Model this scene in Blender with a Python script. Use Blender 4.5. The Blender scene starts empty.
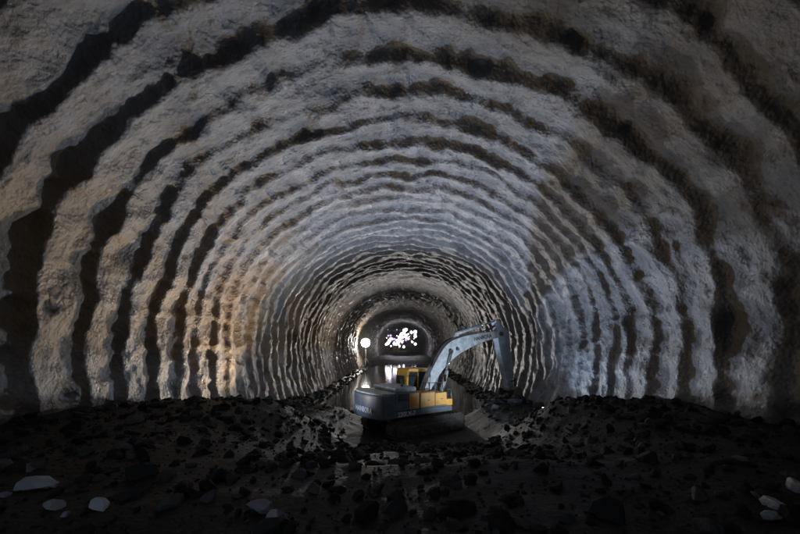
import bpy, bmesh, math, random
import numpy as np
from mathutils import Vector, Matrix
random.seed(4); rng=np.random.default_rng(7)
sc=bpy.context.scene
sc.view_settings.view_transform='Standard'
try: sc.view_settings.look='None'
except: pass
sc.view_settings.exposure=0
CAMZ=4.0
# ---------------- world
w=bpy.data.worlds.new("World"); sc.world=w; w.use_nodes=True
nt=w.node_tree; bg=nt.nodes['Background']
sky=nt.nodes.new('ShaderNodeTexSky'); sky.sky_type='NISHITA'; sky.sun_disc=False
sky.sun_elevation=math.radians(8); sky.sun_rotation=math.radians(20)
nt.links.new(sky.outputs[0],bg.inputs[0]); bg.inputs[1].default_value=0.02
# ---------------- camera
cd=bpy.data.cameras.new("camera"); cam=bpy.data.objects.new("camera",cd); sc.collection.objects.link(cam)
cam.location=(0,0,CAMZ); cam.rotation_euler=(math.radians(90),0,0)
cd.lens=16; cd.sensor_width=36; cd.shift_y=0.0955; cd.shift_x=-0.004; cd.clip_end=500; cd.clip_start=0.05
sc.camera=cam
# ---------------- noise
_T=rng.random((64,64,64)).astype(np.float32)*2-1
def vn(x,y,z):
    x=np.asarray(x,dtype=np.float64);y=np.asarray(y,dtype=np.float64);z=np.asarray(z,dtype=np.float64)
    x,y,z=np.broadcast_arrays(x,y,z)
    xi=np.floor(x).astype(int);yi=np.floor(y).astype(int);zi=np.floor(z).astype(int)
    fx=x-xi;fy=y-yi;fz=z-zi
    fx=fx*fx*fx*(fx*(fx*6-15)+10);fy=fy*fy*fy*(fy*(fy*6-15)+10);fz=fz*fz*fz*(fz*(fz*6-15)+10)
    def g(a,b,c): return _T[(xi+a)&63,(yi+b)&63,(zi+c)&63]
    x00=g(0,0,0)*(1-fx)+g(1,0,0)*fx; x10=g(0,1,0)*(1-fx)+g(1,1,0)*fx
    x01=g(0,0,1)*(1-fx)+g(1,0,1)*fx; x11=g(0,1,1)*(1-fx)+g(1,1,1)*fx
    return (x00*(1-fy)+x10*fy)*(1-fz)+(x01*(1-fy)+x11*fy)*fz
def ss(a,b,x):
    t=np.clip((x-a)/(b-a),0,1); return t*t*(3-2*t)
# ---------------- material helper
def mat(name,col,rough=0.6,metal=0.0,noise_amt=0.25,nscale=3.0,bump=0.0,bscale=30.0,col2=None,emit=None,estr=0):
    m=bpy.data.materials.new(name); m.use_nodes=True; n=m.node_tree; b=n.nodes['Principled BSDF']
    b.inputs['Roughness'].default_value=rough; b.inputs['Metallic'].default_value=metal
    tc=n.nodes.new('ShaderNodeTexCoord'); nz=n.nodes.new('ShaderNodeTexNoise')
    nz.inputs['Scale'].default_value=nscale; nz.inputs['Detail'].default_value=8; nz.inputs['Roughness'].default_value=0.65
    n.links.new(tc.outputs['Object'],nz.inputs['Vector'])
    mx=n.nodes.new('ShaderNodeMix'); mx.data_type='RGBA'
    c2=col2 if col2 else tuple(c*(1-noise_amt) for c in col)
    mx.inputs[6].default_value=(*col,1); mx.inputs[7].default_value=(*c2,1)
    rp=n.nodes.new('ShaderNodeMapRange'); rp.inputs[1].default_value=0.38; rp.inputs[2].default_value=0.62
    n.links.new(nz.outputs[0],rp.inputs[0]); n.links.new(rp.outputs[0],mx.inputs[0]); n.links.new(mx.outputs[2],b.inputs['Base Color'])
    if bump>0:
        n2=n.nodes.new('ShaderNodeTexNoise'); n2.inputs['Scale'].default_value=bscale; n2.inputs['Detail'].default_value=6
        n.links.new(tc.outputs['Object'],n2.inputs['Vector'])
        bp=n.nodes.new('ShaderNodeBump'); bp.inputs['Strength'].default_value=bump; bp.inputs['Distance'].default_value=0.03
        n.links.new(n2.outputs[0],bp.inputs['Height']); n.links.new(bp.outputs[0],b.inputs['Normal'])
    if emit:
        b.inputs['Emission Color'].default_value=(*emit,1); b.inputs['Emission Strength'].default_value=estr
    return m
def mesh_np(name,V,F,smooth=True,m=None,parent=None):
    me=bpy.data.meshes.new(name); V=np.asarray(V,dtype=np.float32); F=np.asarray(F,dtype=np.int32)
    me.vertices.add(len(V)); me.vertices.foreach_set('co',V.ravel())
    k=F.shape[1]; me.loops.add(F.size); me.loops.foreach_set('vertex_index',F.ravel())
    me.polygons.add(len(F)); me.polygons.foreach_set('loop_start',np.arange(0,F.size,k,dtype=np.int32))
    me.polygons.foreach_set('loop_total',np.full(len(F),k,dtype=np.int32))
    me.polygons.foreach_set('use_smooth',np.full(len(F),smooth))
    me.update(calc_edges=True); me.validate()
    o=bpy.data.objects.new(name,me); sc.collection.objects.link(o)
    if m: me.materials.append(m)
    if parent: o.parent=parent
    return o
def gridfaces(nr,nc):
    i=np.arange(nr-1)[:,None]*nc+np.arange(nc-1)[None,:]
    i=i.ravel(); return np.stack([i,i+1,i+nc+1,i+nc],1)
# ---------------- tunnel lining
W=8.0;H=7.0
fine=np.linspace(math.radians(-30),math.radians(210),4000)
def prof(a):
    ca=np.cos(a);sa=np.sin(a)
    hz=np.where(sa>=0,H,10.0)
    return W*ca, CAMZ+hz*sa
px,pz=prof(fine); L=np.concatenate([[0],np.cumsum(np.hypot(np.diff(px),np.diff(pz)))])
NA=500
ls=np.linspace(0,L[-1],NA); A=np.interp(ls,L,fine)
ys=np.concatenate([np.arange(-8,3.5,0.3),np.arange(3.5,20,0.045),np.arange(20,35,0.07),np.arange(35,66,0.12),np.arange(66,110,0.22),np.arange(110,150.5,0.45)])
NY=len(ys)
X0,Z0=prof(A)
dx=np.gradient(X0,ls);dz=np.gradient(Z0,ls); nx=dz;nz_=-dx
S,Y=np.meshgrid(ls,ys)
warp=0.20*vn(S*0.14,Y*0.25,3.1)+0.09*vn(S*0.55,Y*0.5,9.7)+0.13*vn(S*1.15,Y*0.6,5.5)+0.05*vn(S*2.8,Y*1.5,15.5)
P=1.20
u=(Y+warp+0.25*vn(0,Y*0.33,20.2))/P
ui=np.floor(u); fr=u-ui
amp=0.185+0.06*ss(18,36,Y)
ribh=amp*(1+0.35*vn(S*0.35,ui*1.73+0.5,31.3)+0.30*vn(S*1.1,ui*1.73+0.5,37.3)+0.15*vn(0,ui*1.73+0.5,3.3))
ribh=np.clip(ribh,0.06,0.5)
st_=0.22+0.05*vn(S*0.6,ui*1.73+0.5,51.3)
rise=ss(0,1,fr/st_)
t=np.clip((fr-st_)/(1-st_),0,1)
fall=0.35*(1-t)**1.2+0.65*(0.5+0.5*np.cos(np.pi*t))
ridge=np.where(fr<st_,rise,fall)
d=ribh*ridge
def pil(f,sd): return 0.55-np.abs(vn(S*f,Y*f*0.8,sd))
d+=0.14*vn(S*0.35,Y*0.35,44)+0.08*vn(S*0.9,Y*0.8,12)+0.09*pil(1.1,63)+0.07*vn(S*1.9,Y*1.7,17.5)+0.065*pil(2.4,73)+0.036*vn(S*4.1,Y*4.1,2.2)+0.018*vn(S*8.6,Y*8.6,8.2)
hol=vn(S*0.75+7,Y*0.75,71); d-=0.3*np.clip(hol-0.4,0,1)
VX=X0[None,:]-nx[None,:]*d; VZ=Z0[None,:]-nz_[None,:]*d
V=np.stack([VX,Y,VZ],-1).reshape(-1,3)
def lining_mat():
    m=bpy.data.materials.new("shotcrete"); m.use_nodes=True; n=m.node_tree; b=n.nodes['Principled BSDF']; K=n.links.new
    tc=n.nodes.new('ShaderNodeTexCoord'); O=tc.outputs['Object']
    def N(s,det=8,r=0.6):
        q=n.nodes.new('ShaderNodeTexNoise'); q.inputs['Scale'].default_value=s; q.inputs['Detail'].default_value=det; q.inputs['Roughness'].default_value=r; K(O,q.inputs['Vector']); return q.outputs[0]
    def MR(i,a,b_,c=0,d_=1):
        q=n.nodes.new('ShaderNodeMapRange'); q.interpolation_type='SMOOTHSTEP'; K(i,q.inputs[0])
        for k,v in zip((1,2,3,4),(a,b_,c,d_)): q.inputs[k].default_value=v
        return q.outputs[0]
    def MX(f,a,c):
        q=n.nodes.new('ShaderNodeMix'); q.data_type='RGBA'
        for idx,v in ((0,f),(6,a),(7,c)):
            if isinstance(v,bpy.types.NodeSocket): K(v,q.inputs[idx])
            else: q.inputs[idx].default_value=v if idx==0 else (*v,1)
        return q.outputs[2]
    def MUL(a,c):
        q=n.nodes.new('ShaderNodeMath'); q.operation='MULTIPLY'; K(a,q.inputs[0])
        if isinstance(c,bpy.types.NodeSocket): K(c,q.inputs[1])
        else: q.inputs[1].default_value=c
        return q.outputs[0]
    c=MX(MR(N(0.9),0.35,0.65),(0.175,0.175,0.185),(0.10,0.10,0.11))
    c=MX(MUL(MR(N(5.0),0.50,0.75),0.65),c,(0.045,0.045,0.05))
    c=MX(MUL(MR(N(3.4,10,0.75),0.58,0.72),0.4),c,(0.30,0.30,0.32))
    sp=n.nodes.new('ShaderNodeSeparateXYZ'); K(O,sp.inputs[0])
    left=MR(sp.outputs[0],-1.0,-6.5); low=MR(sp.outputs[2],10.5,5.5)
    stain=MUL(MUL(left,low),MR(N(0.45,5),0.28,0.56))
    c=MX(MUL(stain,0.85),c,(0.24,0.155,0.07))
    st2=MUL(MR(N(0.3,6,0.7),0.50,0.72),0.3); c=MX(st2,c,(0.13,0.10,0.075))
    foot=MUL(MR(sp.outputs[2],4.1,3.0),MR(N(1.6,8,0.7),0.35,0.6))
    c=MX(MUL(foot,0.65),c,(0.36,0.37,0.40))
    K(c,b.inputs['Base Color']); K(MR(N(1.5),0.3,0.7,0.30,0.62),b.inputs['Roughness'])
    b.inputs['Specular IOR Level'].default_value=0.6
    b1=n.nodes.new('ShaderNodeBump'); b1.inputs['Strength'].default_value=1.0; b1.inputs['Distance'].default_value=0.07; K(N(6,8,0.65),b1.inputs['Height'])
    vo=n.nodes.new('ShaderNodeTexVoronoi'); vo.inputs['Scale'].default_value=13; vo.feature='SMOOTH_F1'; K(O,vo.inputs['Vector'])
    b2=n.nodes.new('ShaderNodeBump'); b2.inputs['Strength'].default_value=0.7; b2.inputs['Distance'].default_value=0.035; K(vo.outputs[0],b2.inputs['Height']); K(b1.outputs[0],b2.inputs['Normal'])
    K(b2.outputs[0],b.inputs['Normal'])
    return m
M_line=lining_mat()
tunnel=mesh_np("tunnel_lining",V,gridfaces(NY,NA),True,M_line)
M_rock=mat("rock",(0.10,0.10,0.11),0.85,nscale=1.2,noise_amt=0.5,bump=0.8,bscale=6)
def endface(name,y,amp):
    g=60; gx,gz=np.meshgrid(np.linspace(-9,9,g),np.linspace(-2,12,g))
    gy=y+amp*(vn(gx*0.5,gz*0.5,y)+0.4*vn(gx*1.5,gz*1.5,y))
    return mesh_np(name,np.stack([gx,gy,gz],-1).reshape(-1,3),gridfaces(g,g),False,M_rock)
endface("rock_face",149,0.8); endface("rock_face",-7.2,0.5)
# ---------------- ground
WL=-0.30
def gh(x,y):
    x=np.asarray(x,float);y=np.asarray(y,float)
    ax=np.abs(x-0.5)
    side=ss(2.1,4.8,ax)
    cen=2.15-2.43*np.clip((y-5.5)/9.3,0,1)
    sd=2.36-1.7*ss(10.2,16,y)-0.7*ss(17,30,y)
    h=cen*(1-side)+sd*side
    basin=ss(19.5,22.5,y)*(1-ss(70,80,y))
    h=h-0.55*basin*(1-ss(5.0,7.2,np.abs(x)))
    h=h+ss(66,78,y)*0.5
    calm=1-0.6*ss(13,15,y)*(1-side)
    h=h+(0.06*vn(x*0.7,y*0.7,1.5)+0.04*vn(x*2,y*2,6.5))*calm
    h=h+(0.10*vn(x*0.5+9,y*0.5,3.3))*(1-ss(12,16,y))
    h=h+0.03*vn(x*5,y*5,4.5)*calm
    h=h+0.5*np.exp(-(((x-5.9)/1.2)**2+((y-20.8)/1.0)**2))
    return h
gx=np.arange(-9,9.01,0.11); gy=np.concatenate([np.arange(-8,1,0.3),np.arange(1,26,0.1),np.arange(26,152,0.6)])
GX,GY=np.meshgrid(gx,gy)
M_gr=mat("wet_muck",(0.018,0.017,0.016),0.6,nscale=1.5,noise_amt=0.6,bump=1.0,bscale=14)
mesh_np("ground",np.stack([GX,GY,gh(GX,GY)],-1).reshape(-1,3),gridfaces(len(gy),len(gx)),True,M_gr)
M_w=mat("murky_water",(0.015,0.015,0.013),0.07,nscale=0.5,noise_amt=0.3,bump=0.25,bscale=2.0)
mesh_np("water",[(-8,12.5,WL),(8,12.5,WL),(8,110,WL),(-8,110,WL)],[(0,1,2,3)],False,M_w)
# ---------------- rocks
def rock_mat():
    m=mat("rubble_rock",(0.1,0.1,0.1),0.85,bump=0.8,bscale=18); n=m.node_tree; b=n.nodes['Principled BSDF']
    at=n.nodes.new('ShaderNodeAttribute'); at.attribute_name='tone'
    mul=n.nodes.new('ShaderNodeMix'); mul.data_type='RGBA'; mul.blend_type='MULTIPLY'; mul.inputs[0].default_value=1
    old=b.inputs['Base Color'].links[0].from_socket
    sc_=n.nodes.new('ShaderNodeMix'); sc_.data_type='RGBA'
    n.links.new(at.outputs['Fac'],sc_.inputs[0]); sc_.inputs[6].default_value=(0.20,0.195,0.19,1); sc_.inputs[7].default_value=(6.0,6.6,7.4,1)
    n.links.new(old,mul.inputs[6]); n.links.new(sc_.outputs[2],mul.inputs[7]); n.links.new(mul.outputs[2],b.inputs['Base Color'])
    b.inputs['Specular IOR Level'].default_value=0.25
    return m
M_rk=rock_mat()
bm=bmesh.new(); bmesh.ops.create_icosphere(bm,subdivisions=2,radius=1); IV=np.array([v.co[:] for v in bm.verts]); IF=np.array([[v.index for v in f.verts] for f in bm.faces]); bm.free()
def rocks(name,P_,R_,T_):
    n=len(P_); k=len(IV)
    sh=IV[None]*np.ones((n,1,1))
    for _ in range(9):
        nrm=rng.normal(size=(n,1,3)); nrm/=np.linalg.norm(nrm,axis=2,keepdims=True)
        dd=rng.uniform(0.4,0.8,(n,1)); dot=(sh*nrm).sum(2); ex=np.clip(dot-dd,0,None); sh=sh-nrm*ex[...,None]
    sh*=1+0.06*rng.normal(size=(n,k,1))
    sh*=rng.uniform(0.6,1.35,(n,1,3))*np.array([1,1,0.75])
    a=rng.uniform(0,6.28,n); ca,sa=np.cos(a),np.sin(a)
    x=sh[...,0]*ca[:,None]-sh[...,1]*sa[:,None]; y=sh[...,0]*sa[:,None]+sh[...,1]*ca[:,None]
    b=rng.normal(0,0.5,n); cb,sb=np.cos(b),np.sin(b)
    z=sh[...,2]*cb[:,None]+x*sb[:,None]; x=x*cb[:,None]-sh[...,2]*sb[:,None]
    Q=np.stack([x,y,z],-1)*np.asarray(R_)[:,None,None]+np.asarray(P_)[:,None,:]
    F=(IF[None]+np.arange(n)[:,None,None]*k).reshape(-1,3)
    o=mesh_np(name,Q.reshape(-1,3),F,False,M_rk)
    at=o.data.attributes.new('tone','FLOAT','POINT'); at.data.foreach_set('value',np.repeat(np.asarray(T_,dtype=np.float32),k))
    return o
def scatter(n,xr,yr,r0,r1,pw):
    x=rng.uniform(*xr,n); y=rng.uniform(*yr,n); r=r0+(r1-r0)*rng.random(n)**pw
    z=gh(x,y)+r*0.1; return np.stack([x,y,z],1),r
P1,R1=scatter(7500,(-7.8,7.8),(1.8,12),0.02,0.18,8)
T1=0.16*rng.random(len(R1))**3
P2,R2=scatter(1500,(-7.6,7.6),(11,21),0.04,0.20,4); T2=0.12*rng.random(len(R2))**3
keep=~((P2[:,0]>-2.6)&(P2[:,0]<4.2)&(P2[:,1]>14.4)&(P2[:,1]<21.2)); P2,R2,T2=P2[keep],R2[keep],T2[keep]
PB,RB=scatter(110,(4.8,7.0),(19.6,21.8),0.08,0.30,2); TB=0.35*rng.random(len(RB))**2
n3=900; s3=np.where(rng.random(n3)>0.5,1,-1); x3=s3*rng.uniform(5.8,7.6,n3); y3=rng.uniform(18,75,n3); r3=rng.uniform(0.06,0.25,n3)
P3=np.stack([x3,y3,gh(x3,y3)+r3*0.2],1); T3=0.08*rng.random(n3)
n4=50; x4=rng.uniform(-1.2,3.0,n4); y4=rng.uniform(13.2,14.7,n4); r4=rng.uniform(0.06,0.22,n4); P4=np.stack([x4,y4,gh(x4,y4)+r4*0.2],1); T4=0.3*rng.random(n4)**3
def atpx(px,py):
    for yy in np.arange(1.8,22,0.02):
        xx=(px-403)/356*yy; zz=CAMZ-(py-343.5)/356*yy
        if zz<=gh(xx,yy)+0.0: return xx,yy,float(gh(xx,yy))
    return xx,yy,float(gh(xx,yy))
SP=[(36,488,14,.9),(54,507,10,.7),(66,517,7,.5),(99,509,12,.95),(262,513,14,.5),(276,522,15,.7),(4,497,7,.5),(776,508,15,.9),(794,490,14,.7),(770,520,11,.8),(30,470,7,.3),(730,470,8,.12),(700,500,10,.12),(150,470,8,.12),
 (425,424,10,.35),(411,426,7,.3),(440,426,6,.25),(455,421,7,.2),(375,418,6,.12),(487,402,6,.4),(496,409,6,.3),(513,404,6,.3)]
PS=[];RS=[];TS=[]
for a,b,s,t_ in SP:
    x,y,z=atpx(a,b); r=s/356*y; PS.append((x,y,z+r*0.2)); RS.append(r); TS.append(t_)
rocks("rubble",np.concatenate([P1,P2,PB,P3,P4,np.array(PS)]),np.concatenate([R1,R2,RB,r3,r4,np.array(RS)]),np.concatenate([T1,T2,TB,T3,T4,np.array(TS)]))
# ---------------- primitives
def link(me,name,m,parent,smooth=False):
    o=bpy.data.objects.new(name,me); sc.collection.objects.link(o); o.parent=parent
    if m: me.materials.append(m)
    return o
def box(name,lo,hi,m,parent,bev=0.03,rot=None,seg=2):
    bm=bmesh.new(); bmesh.ops.create_cube(bm,size=1)
    lo=Vector(lo);hi=Vector(hi); c=(lo+hi)/2; s=hi-lo
    for v in bm.verts: v.co=Vector((v.co.x*s.x,v.co.y*s.y,v.co.z*s.z))
    if bev>0: bmesh.ops.bevel(bm,geom=bm.edges[:],offset=bev,segments=seg,affect='EDGES',profile=0.6)
    me=bpy.data.meshes.new(name); bm.to_mesh(me); bm.free(); o=link(me,name,m,parent); o.location=c
    if rot: o.rotation_euler=rot
    return o
def prism(name,pts,y0,y1,m,parent,bev=0.02):
    bm=bmesh.new(); vs=[bm.verts.new((p[0],y0,p[1])) for p in pts]; f=bm.faces.new(vs)
    r=bmesh.ops.extrude_face_region(bm,geom=[f]); bmesh.ops.translate(bm,vec=(0,y1-y0,0),verts=[g for g in r['geom'] if isinstance(g,bmesh.types.BMVert)])
    bmesh.ops.recalc_face_normals(bm,faces=bm.faces[:])
    if bev>0: bmesh.ops.bevel(bm,geom=bm.edges[:],offset=bev,segments=2,affect='EDGES',profile=0.6)
    me=bpy.data.meshes.new(name); bm.to_mesh(me); bm.free(); return link(me,name,m,parent)
def prismz(name,pts,z0,z1,m,parent,bev=0.03):
    bm=bmesh.new(); vs=[bm.verts.new((p[0],p[1],z0)) for p in pts]; f=bm.faces.new(vs)
    r=bmesh.ops.extrude_face_region(bm,geom=[f]); bmesh.ops.translate(bm,vec=(0,0,z1-z0),verts=[g for g in r['geom'] if isinstance(g,bmesh.types.BMVert)])
    bmesh.ops.recalc_face_normals(bm,faces=bm.faces[:])
    if bev>0: bmesh.ops.bevel(bm,geom=bm.edges[:],offset=bev,segments=3,affect='EDGES',profile=0.6)
    me=bpy.data.meshes.new(name); bm.to_mesh(me); bm.free(); return link(me,name,m,parent)
def cyl(name,a,b,r,m,parent,seg=20,r2=None):
    a=Vector(a);b=Vector(b); d=b-a
    bm=bmesh.new(); bmesh.ops.create_cone(bm,cap_ends=True,segments=seg,radius1=r,radius2=r if r2 is None else r2,depth=d.length)
    me=bpy.data.meshes.new(name); bm.to_mesh(me); bm.free(); o=link(me,name,m,parent)
    o.location=(a+b)/2; o.rotation_mode='QUATERNION'; o.rotation_quaternion=d.to_track_quat('Z','Y')
    for p in me.polygons: p.use_smooth=len(p.vertices)==4
    return o
def tube(name,pts,r,m,parent):
    cu=bpy.data.curves.new(name,'CURVE'); cu.dimensions='3D'; cu.bevel_depth=r; cu.bevel_resolution=3
    s=cu.splines.new('NURBS'); s.points.add(len(pts)-1); s.order_u=3; s.use_endpoint_u=True
    for p,q in zip(s.points,pts): p.co=(*q,1)
    o=bpy.data.objects.new(name,cu); cu.materials.append(m); sc.collection.objects.link(o); o.parent=parent; return o
def text(name,body,size,loc,rot,m,parent,xs=1):
    cu=bpy.data.curves.new(name,'FONT'); cu.body=body; cu.size=size; cu.extrude=0.004; cu.offset=0.008; cu.align_x='CENTER'; cu.align_y='CENTER'
    o=bpy.data.objects.new(name,cu); cu.materials.append(m); sc.collection.objects.link(o); o.parent=parent; o.location=loc; o.rotation_euler=rot; o.scale=(xs,1,1); return o
def empty(name,loc,rz=0):
    e=bpy.data.objects.new(name,None); sc.collection.objects.link(e); e.location=loc; e.rotation_euler=(0,0,rz); return e
# ---------------- excavator
M_y=mat("yellow_paint",(0.75,0.40,0.045),0.45,nscale=2.5,col2=(0.50,0.30,0.09),bump=0.05)
M_g=mat("slate_paint",(0.08,0.11,0.16),0.4,nscale=2,col2=(0.16,0.19,0.23))
M_b=mat("dusty_boom_paint",(0.50,0.57,0.62),0.55,nscale=3,col2=(0.28,0.33,0.38),bump=0.1)
M_k=mat("dark_steel",(0.05,0.05,0.055),0.6,0.3,nscale=4,col2=(0.12,0.11,0.10),bump=0.2)
M_tr=mat("track_steel",(0.05,0.047,0.045),0.7,0.3,nscale=4,col2=(0.09,0.085,0.08),bump=0.3)
M_bk=mat("bucket_steel",(0.16,0.16,0.16),0.6,0.3,nscale=4,col2=(0.30,0.30,0.29),bump=0.3)
M_c=mat("chrome_rod",(0.6,0.6,0.62),0.2,0.9,noise_amt=0.1)
M_wt=mat("white_lettering",(0.8,0.8,0.8),0.5,noise_amt=0.1)
M_d=mat("pale_top",(0.60,0.65,0.68),0.7,nscale=5,col2=(0.36,0.41,0.45))  # pale blue-grey for the counterweight cap and hood top
M_gl=mat("cab_glass",(0.03,0.04,0.05),0.08,noise_amt=0.2)
M_or=mat("orange_sticker",(0.85,0.30,0.03),0.5,noise_amt=0.1)
EX,EY=0.50,17.9; YAW=math.radians(34.5)
ex=empty("excavator",(EX,EY,-0.34),YAW); ex.scale=(0.99,)*3
for sgn,nm in ((1,"left"),(-1,"right")):
    y0=sgn*1.2
    loop=[]; Lh=1.75; R=0.44; zc=0.47
    for i in range(13):
        a=-math.pi/2+math.pi*i/12; loop.append((Lh+R*math.cos(a),zc+R*math.sin(a)))
    for i in range(13):
        a=math.pi/2+math.pi*i/12; loop.append((-Lh+R*math.cos(a),zc+R*math.sin(a)))
    prism("track_belt_"+nm,loop,y0-0.30,y0+0.30,M_tr,ex,0.02)
    pts=loop+[loop[0]]; seglen=[math.dist(pts[i],pts[i+1]) for i in range(len(pts)-1)]; T=sum(seglen); nS=46
    bm=bmesh.new()
    for k in range(nS):
        t=k/nS*T; i=0
        while t>seglen[i]: t-=seglen[i]; i+=1
        p=Vector(pts[i]).lerp(Vector(pts[i+1]),t/seglen[i]); dv=(Vector(pts[i+1])-Vector(pts[i])).normalized(); an=math.atan2(dv.y,dv.x)
        bmesh.ops.create_cube(bm,size=1,matrix=Matrix.Translation((p.x,y0,p.y))@Matrix.Rotation(-an,4,'Y')@Matrix.Diagonal((0.045,0.62,0.09,1)))
    me=bpy.data.meshes.new("track_shoes_"+nm); bm.to_mesh(me); bm.free(); link(me,"track_shoes_"+nm,M_tr,ex)
    box("track_frame_"+nm,(-1.6,y0-0.33,0.3),(1.6,y0+0.33,0.62),M_k,ex,0.03)
    for xx in (-1.75,1.75): cyl("sprocket_"+nm,(xx,y0-0.34,zc),(xx,y0+0.34,zc),0.30,M_k,ex)
    for xx in (-1.2,-0.6,0,0.6,1.2): cyl("roller_"+nm,(xx,y0-0.35,0.2),(xx,y0+0.35,0.2),0.12,M_k,ex,14)
box("undercarriage",(-1.1,-0.95,0.4),(1.1,0.95,0.8),M_k,ex,0.08)
cyl("slew_ring",(0,0,0.78),(0,0,1.05),0.72,M_k,ex,32)
box("deck",(-2.1,-1.32,1.02),(1.45,1.32,1.28),M_g,ex,0.03)
pts=[]
for i in range(17):
    yy=-1.36+2.72*i/16; pts.append((-2.92+0.30*abs(yy/1.36)**3,yy))
pts+= [(-1.95,1.36),(-1.95,-1.36)]
prismz("counterweight",pts,0.98,2.08,M_g,ex,0.09)
prismz("counterweight_cap",[(p[0]*0.985,p[1]*0.96) for p in pts],2.08,2.16,M_d,ex,0.03)
box("engine_hood",(-1.94,-1.28,1.28),(-0.55,1.28,2.12),M_g,ex,0.06)
box("hood_top",(-1.8,-1.1,2.12),(-0.6,0.95,2.34),M_d,ex,0.08)
cyl("exhaust",(-1.1,-0.6,2.3),(-1.1,-0.6,2.68),0.07,M_k,ex)
for k in range(7): box("louvre",(-1.75,-1.315,1.75+k*0.05),(-1.2,-1.27,1.775+k*0.05),M_k,ex,0.004)
box("pump_door",(-0.54,-1.33,1.29),(0.35,-0.45,2.05),M_y,ex,0.05)
box("fuel_tank",(0.36,-1.33,1.29),(1.1,-0.45,1.98),M_y,ex,0.05)
box("tool_box",(1.11,-1.30,1.29),(1.5,-0.55,1.62),M_y,ex,0.04)
box("side_stripe",(-0.50,-1.342,1.30),(1.05,-1.325,1.38),M_g,ex,0.003)
box("hood_side_panel",(-1.15,-1.30,1.33),(-0.60,-1.275,2.07),M_y,ex,0.01)
for xx in (-0.1,0.72): box("door_latch",(xx,-1.345,1.66),(xx+0.1,-1.328,1.70),M_k,ex,0.004)
box("centre_deck",(-0.5,-0.42,1.28),(0.9,0.30,1.75),M_k,ex,0.04)
for seg in ([(-0.3,-1.2,2.05),(-0.3,-1.2,2.5),(0.9,-1.2,2.45),(1.0,-1.2,1.98)],[(1.2,-1.25,1.62),(1.2,-1.25,2.1),(1.45,-1.25,2.05),(1.48,-1.25,1.6)]):
    for a,b in zip(seg[:-1],seg[1:]): cyl("handrail",a,b,0.02,M_k,ex,8)
for a in (0.1,0.55): cyl("handrail_post",(a,-1.2,2.0),(a,-1.2,2.47),0.018,M_k,ex,8)
cyl("mirror_arm",(1.0,-1.2,2.0),(1.05,-1.28,2.65),0.018,M_k,ex,8)
box("mirror",(1.0,-1.38,2.5),(1.06,-1.2,2.85),M_k,ex,0.02)
cp=[(-0.15,1.29),(1.25,1.29),(1.62,1.62),(1.55,2.35),(1.30,2.92),(-0.05,2.95),(-0.2,2.2)]
cpi=[(p[0]*0.98+0.01,p[1]*0.99+0.01) for p in cp]
prism("cab_glazing",cpi,0.36,1.28,M_gl,ex,0.02)
def cabbar(a,b,y,r=0.05): cyl("cab_pillar",(a[0],y,a[1]),(b[0],y,b[1]),r,M_y,ex,8)
for y in (0.35,1.29):
    for i in range(len(cp)): cabbar(cp[i],cp[(i+1)%len(cp)],y,0.055)
    cabbar((0.55,1.3),(0.55,2.93),y,0.045)
prism("cab_roof",[(-0.12,2.93),(1.32,2.92),(1.2,3.06),(-0.05,3.08)],0.30,1.34,M_y,ex,0.03)
prism("cab_lower_panel",[(-0.16,1.29),(1.25,1.29),(1.6,1.6),(1.58,1.85),(-0.2,1.85)],0.325,1.315,M_y,ex,0.02)
prism("cab_rear_panel",[(-0.24,1.29),(-0.12,1.29),(-0.02,2.95),(-0.12,2.95),(-0.26,2.2)],0.33,1.31,M_y,ex,0.02)
box("cab_rear_window",(-0.275,0.5,2.1),(-0.235,1.14,2.7),M_gl,ex,0.005)
def spline(ctrl,n=10):
    out=[]; c=[ctrl[0]]+ctrl+[ctrl[-1]]
    for i in range(1,len(c)-2):
        for k in range(n):
            t=k/n; p0,p1,p2,p3=[np.array(q) for q in c[i-1:i+3]]
            out.append(tuple(0.5*((2*p1)+(-p0+p2)*t+(2*p0-5*p1+4*p2-p3)*t*t+(-p0+3*p1-3*p2+p3)*t**3)))
    out.append(tuple(ctrl[-1])); return out
top=spline([(0.42,2.0),(1.05,3.2),(1.95,4.30),(3.0,4.72),(4.6,4.98),(6.15,5.13)])
bot=spline([(0.72,1.80),(1.62,2.90),(2.45,3.55),(3.3,3.98),(4.7,4.45),(6.25,4.76)])
BY0,BY1=-0.36,0.06
prism("boom",top+[(6.36,4.95)]+bot[::-1],BY0,BY1,M_b,ex,0.025)
for p in ((0.57,1.9),(6.22,4.95),(2.2,3.95)): cyl("pivot_pin",(p[0],BY0-0.12,p[1]),(p[0],BY1+0.12,p[1]),0.12,M_k,ex)
for a,b in ((BY0-0.12,BY0-0.03),(BY1+0.03,BY1+0.12)): prism("boom_foot_bracket",[(0.2,1.28),(1.25,1.28),(1.2,1.6),(0.7,2.1),(0.4,2.1)],a,b,M_k,ex,0.01)
for y in (BY0-0.13,BY1+0.13):
    cyl("lift_cylinder",(1.35,y,1.45),(1.85,y,2.95),0.095,M_b,ex); cyl("lift_rod",(1.85,y,2.95),(2.2,y,3.95),0.05,M_c,ex)
ym=(BY0+BY1)/2
prism("cylinder_lug",[(2.5,4.45),(3.0,4.68),(2.85,5.0),(2.65,4.95)],ym-0.1,ym+0.1,M_b,ex,0.01)
cyl("stick_cylinder",(2.75,ym,4.9),(4.75,ym,5.42),0.10,M_b,ex); cyl("stick_rod",(4.75,ym,5.42),(5.95,ym,5.72),0.05,M_c,ex)
st=[(5.85,5.78),(6.05,5.83),(6.55,5.35),(7.1,4.75),(7.42,1.62),(7.28,1.50),(7.05,1.52),(6.30,3.6),(6.02,4.72),(5.98,5.2)]
prism("stick",st,ym-0.19,ym+0.19,M_b,ex,0.02)
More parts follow.
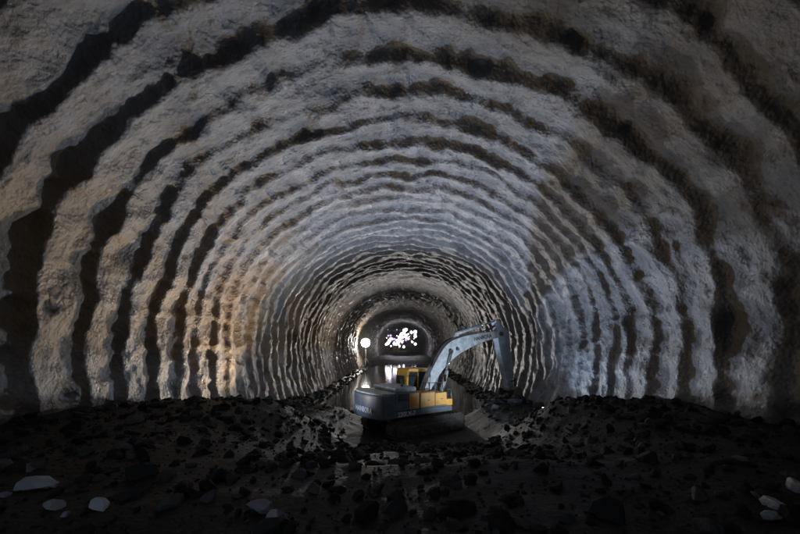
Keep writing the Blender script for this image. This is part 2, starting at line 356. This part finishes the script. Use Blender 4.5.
cyl("bucket_cylinder",(7.12,ym,5.1),(7.36,ym,3.4),0.085,M_b,ex); cyl("bucket_rod",(7.36,ym,3.4),(7.60,ym,2.15),0.045,M_c,ex)
prism("cylinder_bracket",[(6.65,5.05),(7.12,5.0),(7.18,5.2),(6.8,5.36),(6.6,5.36)],ym-0.1,ym+0.1,M_b,ex,0.01)
o_=0.25
for y in (ym-0.25,ym+0.20):
    prism("bucket_link",[(6.86+o_,2.05),(6.98+o_,2.0),(7.40+o_,2.12),(7.36+o_,2.24)],y,y+0.05,M_k,ex,0.01)
    prism("bucket_link",[(7.28+o_,2.20),(7.40+o_,2.18),(7.42+o_,1.30),(7.30+o_,1.28)],y+0.055,y+0.095,M_k,ex,0.01)
def sh_(l): return [(p[0]+o_,p[1]+0.05) for p in l]
outer=sh_(spline([(6.80,1.58),(7.20,1.68),(7.50,1.35),(7.62,0.85),(7.40,0.38),(6.95,0.16),(6.35,0.22)],6))
inner=sh_(spline([(6.38,0.27),(6.93,0.24),(7.32,0.44),(7.52,0.86),(7.42,1.30),(7.18,1.58),(6.84,1.50)],6))
prism("bucket_shell",outer+inner,ym-0.58,ym+0.58,M_bk,ex,0.006)
for y in (ym-0.60,ym+0.575):
    prism("bucket_side",outer+sh_([(6.42,0.6),(6.62,1.1)]),y-0.011,y+0.019,M_bk,ex,0.004)
for k in range(5):
    y=ym-0.54+k*0.25; prism("bucket_tooth",sh_([(6.45,0.17),(6.45,0.30),(6.12,0.24)]),y,y+0.09,M_bk,ex,0.006)
prism("bucket_ear",sh_([(6.75,1.45),(7.45,1.30),(7.40,1.55),(6.95,1.72),(6.75,1.66)]),ym-0.25,ym+0.22,M_bk,ex,0.01)
for k,yo in enumerate((-0.1,0.0,0.1)):
    tube("hydraulic_hose",[(0.9,ym+yo,1.7),(0.85,ym+yo,3.0),(1.6,ym+yo,4.15),(2.2,ym+yo,4.60),(3.2,ym+yo,4.83),(4.6,ym+yo,5.06),(5.4,ym+yo,5.16),(6.0,ym+yo,5.5),(6.4,ym+yo,5.5)],0.028,M_k,ex)
box("boom_lamp",(2.6,BY0-0.12,4.0),(2.75,BY0-0.01,4.15),M_k,ex,0.02)
text("rear_lettering","HANBORA",0.33,(-2.935,-0.15,1.36),(math.radians(90),0,math.radians(-90)),M_wt,ex,0.95)
text("boom_lettering","HANBORA",0.30,(4.7,BY0-0.006,4.72),(math.radians(90),math.radians(-9),0),M_k,ex,1.0)
text("side_lettering","220LX-7",0.30,(-1.32,-1.325,1.15),(math.radians(90),0,0),M_wt,ex,0.95)
box("side_sticker",(-1.05,-1.315,1.5),(-0.7,-1.303,1.9),M_or,ex,0.003)
# ---------------- added floodlights, hidden fill for walls and excavator
def M_em(name,col,s): return mat(name,(0.8,0.8,0.8),0.4,emit=col,estr=s,noise_amt=0.05)
M_e1=M_em("added_glass_cool",(0.85,0.92,1.0),30)  # glowing panes of the added floodlights, cool and warm
M_e2=M_em("added_glass_warm",(1.0,0.9,0.75),30)
def added_floodlight(loc,target,power,col,glass,size=0.4,ang=140,blend=0.8,stand=0.8,rad=0.15):
    e=empty("added_floodlight",loc); loc=Vector(loc); d=(Vector(target)-loc).normalized(); q=d.to_track_quat('-Z','Y')
    h=box("housing",(-size/2,-size*0.35,-0.02),(size/2,size*0.35,0.16),M_k,e,0.02); h.rotation_mode='QUATERNION'; h.rotation_quaternion=q; h.location=-d*0.09
    g=box("glass",(-size/2*0.9,-size*0.3,-0.01),(size/2*0.9,size*0.3,0.01),glass,e,0.003); g.rotation_mode='QUATERNION'; g.rotation_quaternion=q; g.location=d*0.02
    for k in range(3):
        a=k*2.09+0.4; cyl("tripod_leg",(0,0,-0.1),(0.35*math.cos(a)*stand/0.8,0.35*math.sin(a)*stand/0.8,-stand),0.02,M_k,e,8)
    ld=bpy.data.lights.new("lamp",'SPOT'); ld.energy=power; ld.color=col; ld.spot_size=math.radians(ang); ld.spot_blend=blend; ld.shadow_soft_size=rad  # spot inside the added fixture
    lo=bpy.data.objects.new("lamp",ld); sc.collection.objects.link(lo); lo.parent=e; lo.location=d*0.2; lo.rotation_mode='QUATERNION'; lo.rotation_quaternion=q
    return e
WARM=(1.0,0.77,0.50); COOL=(0.60,0.76,1.0)
added_floodlight((-5.2,14.6,1.28),(-3.0,11.0,9.5),210,(1,0.82,0.62),M_e2,0.3,150,1.0,0.4,0.15)  # added fill pair hidden behind the rubble crest
added_floodlight((5.9,14.4,1.32),(3.0,10.5,9.5),150,COOL,M_e1,0.3,150,1.0,0.4,0.15)
added_floodlight((-6.2,17.0,0.95),(-4.2,13.5,8),1900,WARM,M_e2,0.3,150,1.0,0.35,0.15)  # added stronger pair low behind the crest, lights the side walls
added_floodlight((6.5,16.4,0.95),(4.8,13.5,8),430,COOL,M_e1,0.3,150,1.0,0.35,0.15)
added_floodlight((0.3,22.8,0.5),(0.2,15.0,10.0),5200,COOL,M_e1,0.4,135,1.0,0.8,0.2)  # added lamp hidden behind the excavator, rakes the near ribs
added_floodlight((1.0,41.0,0.6),(0.3,31,9.0),4400,(1.0,0.93,0.86),M_e1,0.4,155,1.0,1.4,0.2)  # added lamp hidden deeper in, rakes the ribs past the machine
added_floodlight((-5.0,14.4,1.35),(-1.2,17.0,1.7),300,COOL,M_e1,0.22,42,0.7,0.4)  # added pair behind the crest, aimed to brighten the excavator
added_floodlight((5.6,14.3,1.35),(2.6,18.6,3.0),1150,(0.85,0.92,1),M_e1,0.22,80,0.9,0.4)
added_floodlight((-2.5,-3.0,4.6),(0.5,12,3.0),100,COOL,M_e1,0.4,120,1.0,2.2)  # added weak fill from behind the camera
# bright round lamp on the left bank
bl=empty("tower_light",(-6.35,60,4.1))
cyl("reflector",(0,0.35,0),(0,0,0),0.35,M_k,bl,24,0.78)
bm=bmesh.new(); bmesh.ops.create_uvsphere(bm,u_segments=24,v_segments=12,radius=0.72)
for v in bm.verts: v.co.y*=0.3
me=bpy.data.meshes.new("lamp_glass"); bm.to_mesh(me); bm.free(); link(me,"lamp_glass",M_em("lamp_glass_bright",(1,0.96,0.88),110),bl)
cyl("mast",(0,0.4,-0.2),(0,0.4,-4.2),0.07,M_k,bl,10)
for a in (0.5,2.6,4.7): cyl("mast_leg",(0,0.4,-2.6),(1.0*math.cos(a),0.4+1.0*math.sin(a),-4.2),0.05,M_k,bl,8)
ld=bpy.data.lights.new("lamp",'POINT'); ld.energy=1300; ld.color=(1,0.93,0.82); ld.shadow_soft_size=0.3
lo=bpy.data.objects.new("lamp",ld); sc.collection.objects.link(lo); lo.parent=bl; lo.location=(0.1,-0.9,0)
# ---------------- distant work platform with lamps
tp=empty("work_platform_truck",(-1.1,112,0.2))
box("chassis",(-2,-4,0.8),(2,4,1.4),M_g,tp,0.05)
for x in (-1.9,1.9):
    for y in (-2.8,2.4): cyl("wheel",(x-0.25,y,0.6),(x+0.25,y,0.6),0.6,M_k,tp)
box("driver_cab",(-2,-4.2,1.4),(-0.2,-2.4,3.2),M_y,tp,0.08)
box("platform",(-4,-2,3.2),(4,3.5,3.35),M_k,tp,0.02)
for x in (-3.6,3.6):
    for y in (-1.6,3.0): cyl("platform_post",(x,y,1.3),(x,y,8.0),0.09,M_k,tp,8)
for z in (4.3,4.9,7.9): cyl("guard_rail",(-3.8,-1.9,z),(3.8,-1.9,z),0.05,M_k,tp,8)
M_e3=M_em("lamp_glass_white",(0.95,0.92,1.0),12)
M_e4=M_em("lamp_glass_violet",(0.75,0.55,1.0),1.2)
rr=random.Random(11)
for i in range(70):
    x=rr.gauss(0.1,2.3); z=5.2+rr.gauss(0,1.4)+0.35*x*0.5; r=rr.uniform(0.1,0.5)
    x=max(-4.5,min(4.8,x)); z=max(2.6,min(8.0,z))
    y=-2.4-0.01*i
    cyl("work_lamp",(x,y,z),(x,y+0.1,z),r,M_e3 if i%3 else M_e4,tp,14)
    cyl("lamp_bracket",(x,y+0.1,z),(x,-1.7,z),0.1,M_k,tp,8)
# ---------------- thin mist in the far part of the tunnel
mm=bpy.data.materials.new("tunnel_mist"); mm.use_nodes=True; n=mm.node_tree; n.nodes.clear()
ou=n.nodes.new('ShaderNodeOutputMaterial'); vs_=n.nodes.new('ShaderNodeVolumeScatter'); vs_.inputs['Density'].default_value=0.002; vs_.inputs['Anisotropy'].default_value=0.3
n.links.new(vs_.outputs[0],ou.inputs['Volume'])
bm=bmesh.new(); bmesh.ops.create_cube(bm,size=1,matrix=Matrix.Translation((0,98,4.5))@Matrix.Diagonal((18,96,14,1)))
me=bpy.data.meshes.new("mist"); bm.to_mesh(me); bm.free(); link(me,"mist",mm,None)
